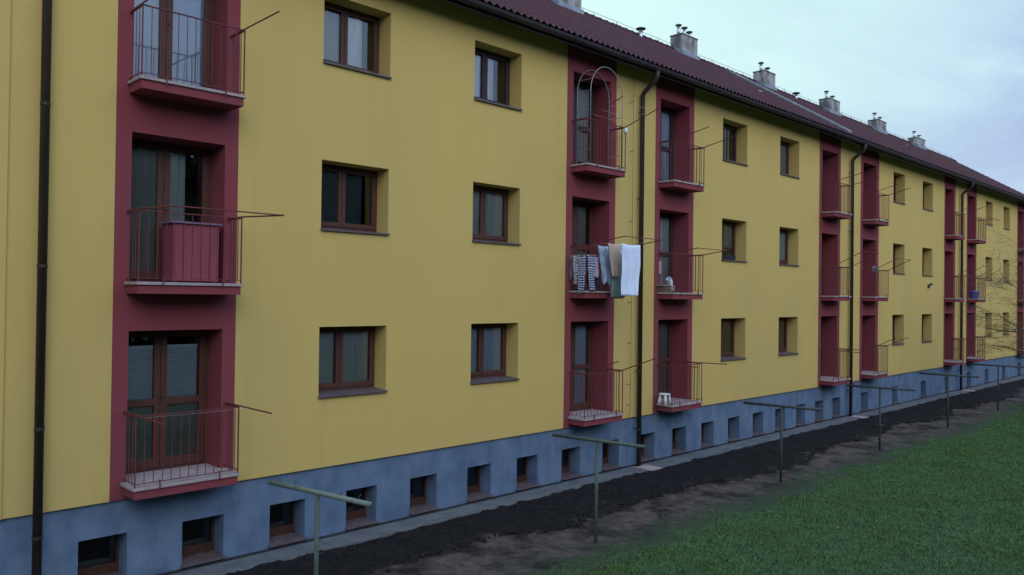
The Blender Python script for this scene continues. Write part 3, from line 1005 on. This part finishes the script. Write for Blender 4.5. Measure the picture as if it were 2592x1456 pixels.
# chimneys straddling the ridge
CH = [(17.85, 18.92, 9.62, 3), (24.53, 25.56, 9.60, 3), (30.64, 31.60, 9.53, 2), (36.93, 38.10, 9.52, 2), (42.78, 43.98, 9.47, 2), (48.62, 49.95, 9.40, 2), (11.6, 12.65, 9.62, 3)]
for x0, x1, zt, nc in CH:
    y0, y1 = 4.6, 5.12
    q = MB()
    q.box(x0, x1, y0, y1, 8.5, zt)
    o = q.build('chimney', M['chimney'], B, bevel=0.02)
    MB().box(x0 - 0.015, x1 + 0.015, y0 - 0.015, y1 + 0.015, zt, zt + 0.05).build('crown_slab', M['crown'], o, bevel=0.012)
    # flashing follows the slope
    fl = MB()
    e = 0.05
    ya, yb = y0 - 0.06, RY
    n0 = len(fl.v)
    for s_ in (x0 - e, x1 + e):
        fl.v += [(s_, ya, roof_z(ya) - 0.05), (s_, ya, roof_z(ya) + 0.22), (s_, yb, roof_z(yb) + 0.16), (s_, yb, roof_z(yb) - 0.05)]
    fl.f += [(0, 1, 2, 3), (7, 6, 5, 4), (0, 4, 5, 1), (1, 5, 6, 2)]
    fl.build('flashing', M['zinc'], o)
    hts = [0.36, 0.30, 0.17] if nc == 3 else [0.34, 0.16]
    for j, hgt in enumerate(hts):
        u = x0 + (x1 - x0) * ((0.28, 0.52, 0.72)[j] if nc == 3 else (0.32, 0.66)[j])
        yc = (4.95, 4.86, 4.78)[j] if nc == 3 else (4.92, 4.8)[j]
        MB().cone(u, yc, zt + 0.05, zt + 0.05 + hgt, 0.065, 0.065).build('flue_pipe', M['steel'], o, smooth=True)
        cp = MB()
        cp.cone(u, yc, zt + hgt + 0.095, zt + hgt + 0.115, 0.125, 0.12)
        cp.cone(u, yc, zt + hgt + 0.115, zt + hgt + 0.155, 0.12, 0.015)
        for t_ in range(3):
            an_ = t_ * 2.094
            cp.tube([(u + 0.06 * math.cos(an_), yc + 0.06 * math.sin(an_), zt + hgt + 0.02), (u + 0.075 * math.cos(an_), yc + 0.075 * math.sin(an_), zt + hgt + 0.1)], 0.006, 5)
        cp.build('flue_cap', M['cap'], o)

# single roof vents near the ridge
for xv, zt in ((22.38, 9.27), (34.05, 9.22)):
    q = MB().cone(xv, 4.86, 8.85, zt, 0.07, 0.07)
    o = q.build('roof_vent', M['steel'], B, smooth=True)
    MB().cone(xv, 4.86, zt + 0.03, zt + 0.055, 0.175, 0.17).cone(xv, 4.86, zt + 0.055, zt + 0.11, 0.17, 0.02).tube([(xv, 4.86, zt), (xv, 4.86, zt + 0.04)], 0.03, 6).build('vent_cap', M['cap'], o)
    MB().cone(xv, 4.86, 8.9, 9.02, 0.14, 0.085).build('vent_collar', M['gutter'], o)

# lightning wire on short stays above the ridge
q = MB()
x = 8.0
pts = []
while x < XR:
    q.tube([(x, RY, RZ + 0.1), (x, RY, RZ + 0.25)], 0.008, 5)
    q.box(x - 0.03, x + 0.03, RY - 0.03, RY + 0.03, RZ + 0.10, RZ + 0.15)
    pts += [(x, RY, RZ + 0.25), (x + 0.6, RY, RZ + 0.235)]
    x += 1.2
q.tube(pts, 0.007, 5)
q.build('lightning_wire', M['rail'], rf)
# two pale snow-guard tiles
for xx, yy_ in ((25.5, 2.05), (42.3, 3.0)):
    MB().box(xx, xx + 0.22, yy_, yy_ + 0.10, roof_z(yy_) + 0.04, roof_z(yy_) + 0.11).build('vent_tile', M['zinc'], rf, bevel=0.01)

# small dark wall fixture under a window
q = MB()
q.box(36.24, 36.42, -0.06, -0.002, 0.55, 0.70)
q.tube([(36.33, -0.05, 0.66), (36.33, -0.16, 0.72)], [0.03, 0.06], 10)
q.build('wall_fixture', M['cap'], B, bevel=0.01)

# ------------------------------------------------------------------ things on the balconies
# red cabinet on the middle balcony nearest the eye
zc = LIP[1]
cb = empty('cabinet', (4.85, 0.1, zc), 'red boarded cabinet with purple lid on the middle balcony nearest the eye', 'cabinet')
q = MB()
q.box(4.535, 5.215, -0.085, 0.315, zc + 0.022, zc + 0.86)
q.build('body', M['cabinet'], cb, bevel=0.008)
for j in range(5):
    MB().box(4.54 + j * 0.135, 4.54 + j * 0.135 + 0.127, -0.099, -0.087, zc + 0.03, zc + 0.855).build('door_board', M['cabinet'], cb)
MB().box(4.50, 5.25, -0.13, 0.33, zc + 0.862, zc + 0.892).build('lid', M['lid'], cb, bevel=0.006)
for sx in (4.56, 5.15):
    MB().box(sx, sx + 0.045, -0.07, -0.025, zc + 0.001, zc + 0.021).build('foot', M['lid'], cb)

# hoop trellis on the top balcony of the second strip
zh = LIP[2]
hp = empty('hoop_trellis', (14.0, -0.25, zh), 'grey arched hoop trellis standing on the top floor balcony with pale cords', 'trellis')
xa, xc = 13.42, 14.55
for yy_ in (-0.43, -0.045):
    pts = [(xa, yy_, zh + 0.003)]
    for j in range(19):
        an_ = math.pi - j * math.pi / 18
        pts.append(((xa + xc) / 2 + (xc - xa) / 2 * math.cos(an_), yy_, zh + 1.62 + 0.62 * math.sin(an_)))
    pts.append((xc, yy_, zh + 0.003))
    MB().tube(pts, 0.0095, 7).build('hoop', M['hoop'], hp, smooth=True)
for z in (0.32, 0.76, 1.2, 1.62, 1.9):
    for xx in (xa, xc):
        dx = 0 if z <= 1.62 else (0.06 if xx == xa else -0.06)
        MB().tube([(xx + dx, -0.43, zh + z), (xx + dx, -0.045, zh + z)], 0.007, 5).build('rung', M['hoop'], hp)
lp = empty('garden_light', (14.58, -0.455, LIP[2] + 0.93), 'small white globe light fixed on the railing corner beside the hoop trellis', 'lamp')
q = MB()
for j, (r_, z) in enumerate(((0.03, 0.0), (0.065, 0.03), (0.075, 0.08), (0.05, 0.13))):
    pass
q.tube([(14.60, -0.50, LIP[2] + 0.83), (14.60, -0.50, LIP[2] + 0.86), (14.60, -0.50, LIP[2] + 0.91), (14.60, -0.50, LIP[2] + 0.95), (14.60, -0.50, LIP[2] + 0.97)], [0.03, 0.048, 0.05, 0.034, 0.01], 12)
q.build('globe', M['plastic_white'], lp, smooth=True)
MB().tube([(14.60, -0.50, LIP[2] + 0.97), (14.60, -0.50, LIP[2] + 1.01)], 0.014, 8).build('cap', M['cap'], lp)


def cloth(name, x0, x1, xb0, xb1, zt, zb_, y, material, label, cat, group=None, amp=0.012, legs=None, seed=1, back=0.75, notch=0.0, waves=0.03, rail=None):
    """washing folded over a line: a front sheet and a shorter back sheet joined at the line"""
    r = random.Random(seed)
    ph = [r.uniform(0, 6.28) for _ in range(6)]
    nx, nz_ = 22, 26
    q = MB()
    rows = []
    for side in (0, 1):
        for j in range(nz_ + 1):
            v = j / nz_ if side == 0 else 1 - j / nz_
            # front runs bottom -> top, back runs top -> bottom
            v = j / nz_ if side == 0 else 1 - j / nz_
            lim = zb_ if side == 0 else zt - (zt - zb_) * back
            row = []
            for i in range(nx + 1):
                u = i / nx
                a = xb0 + (x0 - xb0) * v + waves * (0.5 * math.sin(5 * v + ph[3])) * (1 - v)
                c = xb1 + (x1 - xb1) * v + waves * (0.5 * math.sin(6 * v + ph[4])) * (1 - v)
                x = a + (c - a) * u
                z = lim + (zt - lim) * v - 0.02 * math.sin(math.pi * u) * v
                z += (1 - v) * 0.008 * math.sin(5 * u + ph[5])
                if notch and side == 0:
                    z += (1 - v) ** 4 * notch * math.exp(-((u - 0.55) / 0.13) ** 2) 
                yy_ = y + (-0.014 if side == 0 else 0.014) * min(1, (1 - v) * 14) + (1 - 0.6 * v) * amp * (math.sin(14 * u + ph[0] + 1.5 * v) + 0.5 * math.sin(27 * u + ph[1] - v)) + 0.5 * amp * math.sin(11 * v + 5 * u + ph[2]) * math.sin(8 * u + ph[3])
                row.append((x, yy_, z))
            rows.append(row)
    for row in rows:
        # washing on the side rail runs away from the wall instead of along it
        q.v += row if rail is None else [(rail + (yy_ - y), -x, z) for x, yy_, z in row]
    n1 = nx + 1
    for j in range(len(rows) - 1):
        for i in range(nx):
            a = j * n1 + i
            q.f.append((a, a + 1, a + n1 + 1, a + n1))
    o = q.build(name, material, None, smooth=True, solid=0.004)
    return tag(o, label, cat, group)


WG = 'washing on the middle balcony'
cloth('towel', 13.72, 14.38, 13.73, 14.31, 1.15, 0.02, -1.10, M['white'], 'large white towel hanging from the drying rack nearest the downpipe', 'towel', WG, 0.016, seed=3, back=0.2)
cloth('trousers', 13.62, 14.08, 13.76, 14.03, 1.17, 0.44, -0.80, M['beige'], 'beige trousers hanging next to the white towel', 'clothes', WG, 0.010, seed=4, back=0.6)
cloth('towel', 13.86, 14.32, 13.84, 14.32, 1.11, -0.02, -0.72, M['grassgreen'], 'grey green towel showing below the beige trousers', 'towel', WG, 0.010, seed=9, back=0.5)
cloth('shirt', 13.52, 13.92, 13.68, 13.98, 1.12, 0.26, -0.60, M['greyblue'], 'grey blue shirt hanging between the striped shirts and beige trousers', 'clothes', WG, 0.014, seed=5, back=0.9, notch=0.1)
SX = 13.255
cloth('blouse', 0.02, 0.13, 0.03, 0.12, 0.91, 0.36, 0, M['darkcloth'], 'dark mottled blouse at the wall end of the washing line', 'clothes', WG, 0.010, seed=17, back=0.8, rail=SX)
cloth('blouse', 0.13, 0.28, 0.15, 0.27, 0.90, 0.27, 0, M['stripefine'], 'finely striped grey blouse left of the longest striped shirt', 'clothes', WG, 0.012, seed=7, back=0.8, rail=SX)
cloth('shirt', 0.28, 0.48, 0.30, 0.43, 0.90, 0.06, 0, M['stripe'], 'longest navy and white striped shirt at the corner of the washing balcony', 'clothes', WG, 0.016, seed=6, back=0.6, waves=0.05, rail=SX)
cloth('shirt', 13.28, 13.53, 13.36, 13.50, 0.90, 0.12, -0.51, M['stripe'], 'navy and white striped shirt hanging right of the longest striped one', 'clothes', WG, 0.016, seed=16, back=0.6, waves=0.06)
cloth('pillowcase', 13.53, 13.66, 13.54, 13.65, 0.88, 0.42, -0.51, M['lilac'], 'lilac cloth on the line right of the striped shirts', 'cloth', WG, 0.012, seed=8, back=0.8)
cloth('trousers', 13.98, 14.22, 14.02, 14.22, 0.60, 0.14, -0.08, M['darkcloth'], 'dark trousers hanging behind the grey blue shirt', 'clothes', WG, 0.02, seed=12, back=0.8)
MB().tube([(SX, -0.004, 0.905), (SX, -0.51, 0.905), (14.64, -0.51, 0.905)], 0.003, 5).build('washing_line', M['wire'])
tag(bpy.data.objects['washing_line'], 'pale line strung across the middle balcony carrying the striped shirts', 'clothes line')

# third strip: box, bag and cloth on the middle balcony; stool on the lowest one
z3 = LIP[1]
bx_ = empty('storage_box', (16.72, -0.1, z3), 'low brown box with pale lid on the middle balcony beside the patterned bag', 'box')
MB().box(16.62, 16.86, -0.22, 0.02, z3 + 0.002, z3 + 0.165).build('body', M['carton'], bx_, bevel=0.006)
MB().box(16.58, 16.89, -0.25, 0.04, z3 + 0.167, z3 + 0.19).build('lid', M['board'], bx_, bevel=0.004)
q = MB()
pts = [(16.98, -0.2, z3 + 0.03), (16.94, -0.2, z3 + 0.14), (16.88, -0.2, z3 + 0.26), (16.83, -0.2, z3 + 0.35), (16.80, -0.2, z3 + 0.40)]
q.tube(pts, [0.06, 0.078, 0.072, 0.066, 0.02], 12)
q.tube([(16.84, -0.2, z3 + 0.33), (16.74, -0.2, z3 + 0.335), (16.70, -0.2, z3 + 0.30)], [0.035, 0.03, 0.012], 8)
o = q.build('bag', M['bag'], None, smooth=True)
tag(o, 'blue white patterned bag leaning on the middle balcony beside the brown box', 'bag')
cloth('cloth', 16.69, 16.80, 16.69, 16.80, z3 + 0.80, z3 + 0.47, 0.02, M['lilac'], 'pale lilac cloth hanging above the brown box beside the door', 'cloth', None, 0.006, seed=15)

zs_ = LIP[0]
st = empty('stool', (16.60, -0.26, zs_), 'small white plastic stool on the ground floor balcony', 'stool')
MB().cone(16.60, -0.27, zs_ + 0.26, zs_ + 0.285, 0.15, 0.145, 16).build('seat', M['plastic_white'], st, bevel=0.005)
for sx in (-1, 1):
    for sy in (-1, 1):
        MB().tube([(16.60 + sx * 0.07, -0.27 + sy * 0.07, zs_ + 0.26), (16.60 + sx * 0.115, -0.27 + sy * 0.10, zs_ + 0.002)], [0.034, 0.028], 8).build('leg', M['plastic_white'], st, smooth=True)

# flower trough on the sill of the third window column
fz = SILL[1] + 0.02
fl_ = empty('flower_box', (20.1, 0.1, fz), 'dark flower trough with red blooms on a middle floor window sill', 'flower box')
q = MB()
n = 0
for z, d_ in ((fz + 0.008, 0.06), (fz + 0.11, 0.085)):
    q.v += [(19.74 - d_ * 0.3, 0.10 - d_, z), (20.46 + d_ * 0.3, 0.10 - d_, z), (20.46 + d_ * 0.3, 0.10 + d_, z), (19.74 - d_ * 0.3, 0.10 + d_, z)]
q.f += [(3, 2, 1, 0), (4, 5, 6, 7), (0, 1, 5, 4), (1, 2, 6, 5), (2, 3, 7, 6), (3, 0, 4, 7)]
q.build('trough', M['trough'], fl_, bevel=0.006)
r = random.Random(2)


def leafy(n, bx0, bx1, by0, by1, z0, z1, size, seed):
    r = random.Random(seed)
    q = MB()
    for _ in range(n):
        x, y, z = r.uniform(bx0, bx1), r.uniform(by0, by1), z0 + (z1 - z0) * r.random() ** 1.3
        a, e = r.uniform(0, 6.28), r.uniform(-0.9, 0.9)
        u = Vector((math.cos(a), math.sin(a), math.sin(e) * 0.7)).normalized() * size * r.uniform(0.6, 1.3)
        v = Vector((-math.sin(a), math.cos(a), r.uniform(-0.5, 0.5))) * size * 0.5
        p = Vector((x, y, z))
        q.quad(p - u, p - v, p + u, p + v)
    return q


leafy(130, 19.76, 20.5, 0.03, 0.17, fz + 0.10, fz + 0.22, 0.03, 4).build('leaves', M['plant'], fl_)
leafy(30, 19.86, 20.06, 0.03, 0.14, fz + 0.15, fz + 0.23, 0.022, 5).build('flowers', M['petal'], fl_)

# grey dish on the railing of the fifth strip and a blue tub on the seventh
dz = LIP[1] + 0.92
ds = empty('satellite_dish', (29.5, -0.35, dz), 'small grey dish at the railing of a far middle floor balcony', 'dish')
q = MB()
rings = []
ctr = Vector((29.52, -0.38, dz + 0.06))
ax = Vector((-0.55, -0.8, 0.25)).normalized()
u = ax.cross(Vector((0, 0, 1))).normalized(); v = u.cross(ax)
for j in range(5):
    rr = 0.03 + 0.024 * j
    dd = 0.5 * rr * rr / 0.17
    for i in range(16):
        an_ = i * math.pi / 8
        pnt = ctr + u * rr * math.cos(an_) + v * rr * math.sin(an_) + ax * dd
        q.v.append(tuple(pnt))
for j in range(4):
    for i in range(16):
        a = j * 16 + i; b_ = j * 16 + (i + 1) % 16
        q.f.append((a, b_, b_ + 16, a + 16))
q.f.append(tuple(range(16)))
q.build('reflector', M['darkgrey'], ds, smooth=True, solid=0.008)
MB().tube([tuple(ctr - v * 0.12), tuple(ctr - v * 0.10 + ax * 0.17), tuple(ctr + ax * 0.2)], 0.009, 6).build('feed_arm', M['cap'], ds)
MB().tube([(29.44, -0.462, dz - 0.25), (29.46, -0.44, dz), tuple(ctr)], 0.013, 6).build('bracket', M['cap'], ds)
tb = empty('tub', (42.0, -0.2, LIP[1]), 'blue plastic tub with rounded lid on a distant middle floor balcony', 'tub')
MB().tube([(41.98, -0.22, LIP[1] + 0.002), (41.98, -0.22, LIP[1] + 0.27)], [0.17, 0.205], 16).build('body', M['blue'], tb, smooth=False)
MB().tube([(41.98, -0.22, LIP[1] + 0.272), (41.98, -0.22, LIP[1] + 0.34), (41.98, -0.22, LIP[1] + 0.38)], [0.22, 0.19, 0.08], 16).build('lid', M['blue'], tb, smooth=True)

# ------------------------------------------------------------------ clothes poles
PG = 'T-shaped clothes poles along the lawn edge'
PX = [5.12, 10.45, 17.0, 22.75, 28.5, 34.3, 40.4]
PLB = ['pale green T-shaped clothes pole nearest the eye, its foot below the picture',
       'green T-shaped clothes pole in front of the first balcony pair, second from the left',
       'dark T-shaped clothes pole standing in the soil, third from the left',
       'dark T-shaped clothes pole, fourth from the left, before the middle downpipe',
       'dark T-shaped clothes pole, fifth from the left, before a far downpipe',
       'dark T-shaped clothes pole, sixth from the left, near the bare tree',
       'farthest T-shaped clothes pole, seventh from the left, at the picture edge']


def pole(x, label, barmat, postmat):
    e = empty('clothes_pole', (x, -3.15, ZG), label, 'clothes pole', PG)
    MB().tube([(x, -3.15, ZG - 0.2), (x, -3.15, ZG + 1.70)], 0.029, 12).build('post', postmat, e, smooth=True)
    q = MB()
    q.tube([(x, -2.29, ZG + 1.735), (x, -3.15, ZG + 1.73), (x, -4.03, ZG + 1.722)], 0.031, 12)
    q.build('crossbar', barmat, e, smooth=True)
    q = MB()
    for y in (-2.45, -2.75, -3.55, -3.85):
        z = ZG + 1.728 + 0.025
        q.tube([(x, y, z), (x, y, z + 0.035), (x + 0.03, y, z + 0.05)], 0.005, 5)
    q.build('hook', M['cap'], e)
    e.rotation_euler = (0, 0, R(12))
    return e


p1 = pole(PX[0], PLB[0], M['polebar'], M['pole'])
p2 = pole(PX[1], PLB[1], M['pole'], M['pole'])
p3 = pole(PX[2], PLB[2], M['darkbar'], M['darkbar'])
for x, lb in zip(PX[3:], PLB[3:]):
    c = p3.copy()
    COL.objects.link(c)
    c.location = (x, -3.15, 0)
    c.rotation_euler = (0, 0, R(random.uniform(8, 15)))
    c['label'] = lb
    for ch in list(p3.children):
        d = ch.copy()
        COL.objects.link(d)
        d.parent = c

# ------------------------------------------------------------------ bare tree at the right edge
tr_ = empty('bare_tree', (35.0, -4.9, ZG), 'small tree with bare drooping twigs in front of the far end of the block', 'tree')
rt_ = random.Random(11)
trunk, twigs, buds = MB(), MB(), MB()


def grow(p, d, ln, r0, depth, q):
    pts = [p]
    rr = [r0]
    n = 4
    for i in range(n):
        d = (d + Vector((rt_.uniform(-.22, .22), rt_.uniform(-.22, .22), rt_.uniform(-.16, .14) - (0.05 * (depth > 1))))).normalized()
        p = p + d * ln / n
        pts.append(p); rr.append(r0 * (1 - 0.55 * (i + 1) / n))
        if depth < 4:
            for _ in range(2 if depth else 3):
                if rt_.random() < (0.80 if depth < 3 else 0.62):
                    a = rt_.uniform(0, 6.28)
                    s = Vector((math.cos(a), math.sin(a), rt_.uniform(-0.25, 0.45)))
                    nd = (d * 0.55 + s).normalized()
                    if depth == 0 and i < 1: continue
                    grow(p, nd, ln * rt_.uniform(0.45, 0.7), max(0.003, rr[-1] * 0.5), depth + 1, twigs)
        if depth >= 3 and rt_.random() < 0.5:
            u = Vector((rt_.uniform(-1, 1), rt_.uniform(-1, 1), rt_.uniform(-1, 1))) * 0.022
            v = Vector((rt_.uniform(-1, 1), rt_.uniform(-1, 1), rt_.uniform(-1, 1))) * 0.016
            buds.quad(p - u, p - v, p + u, p + v)
    q.tube(pts, rr, 5 if depth > 1 else 8, cap=False)


grow(Vector((35.0, -4.9, ZG - 0.1)), Vector((0.02, 0.0, 1)), 3.9, 0.10, 0, trunk)
trunk.build('trunk', M['bark'], tr_, smooth=True)
twigs.build('crown', M['bark'], tr_)
buds.build('young_leaves', M['bud'], tr_)

# ------------------------------------------------------------------ dark wood behind the eye, mirrored in the panes
nw = 34000
wx = rng.uniform(-40, 170, nw)
wy = rng.uniform(-46, -36, nw)
wtop = 14.2 + 6.0 * (fbm(wx, 0 * wx, 0.12, 81, 3) - 0.3)
wz = wtop * rng.random(nw) ** 0.8
sz = rng.uniform(0.4, 1.0, nw)
a1 = rng.normal(size=(nw, 3)); a1 /= np.linalg.norm(a1, axis=1)[:, None]
a2 = np.cross(a1, rng.normal(size=(nw, 3))); a2 /= np.linalg.norm(a2, axis=1)[:, None]
C_ = np.stack([wx, wy, wz], -1)
V = np.stack([C_ - a1 * sz[:, None], C_ - a2 * sz[:, None], C_ + a1 * sz[:, None], C_ + a2 * sz[:, None]], 1).reshape(-1, 3)
wf = link('distant_wood', raw_mesh('distant_wood', V, np.arange(nw * 4).reshape(-1, 4)), M['wood_far'])
tag(wf, 'dark wood standing across the lawn, mirrored in the lower window panes', 'wood', kind='stuff')
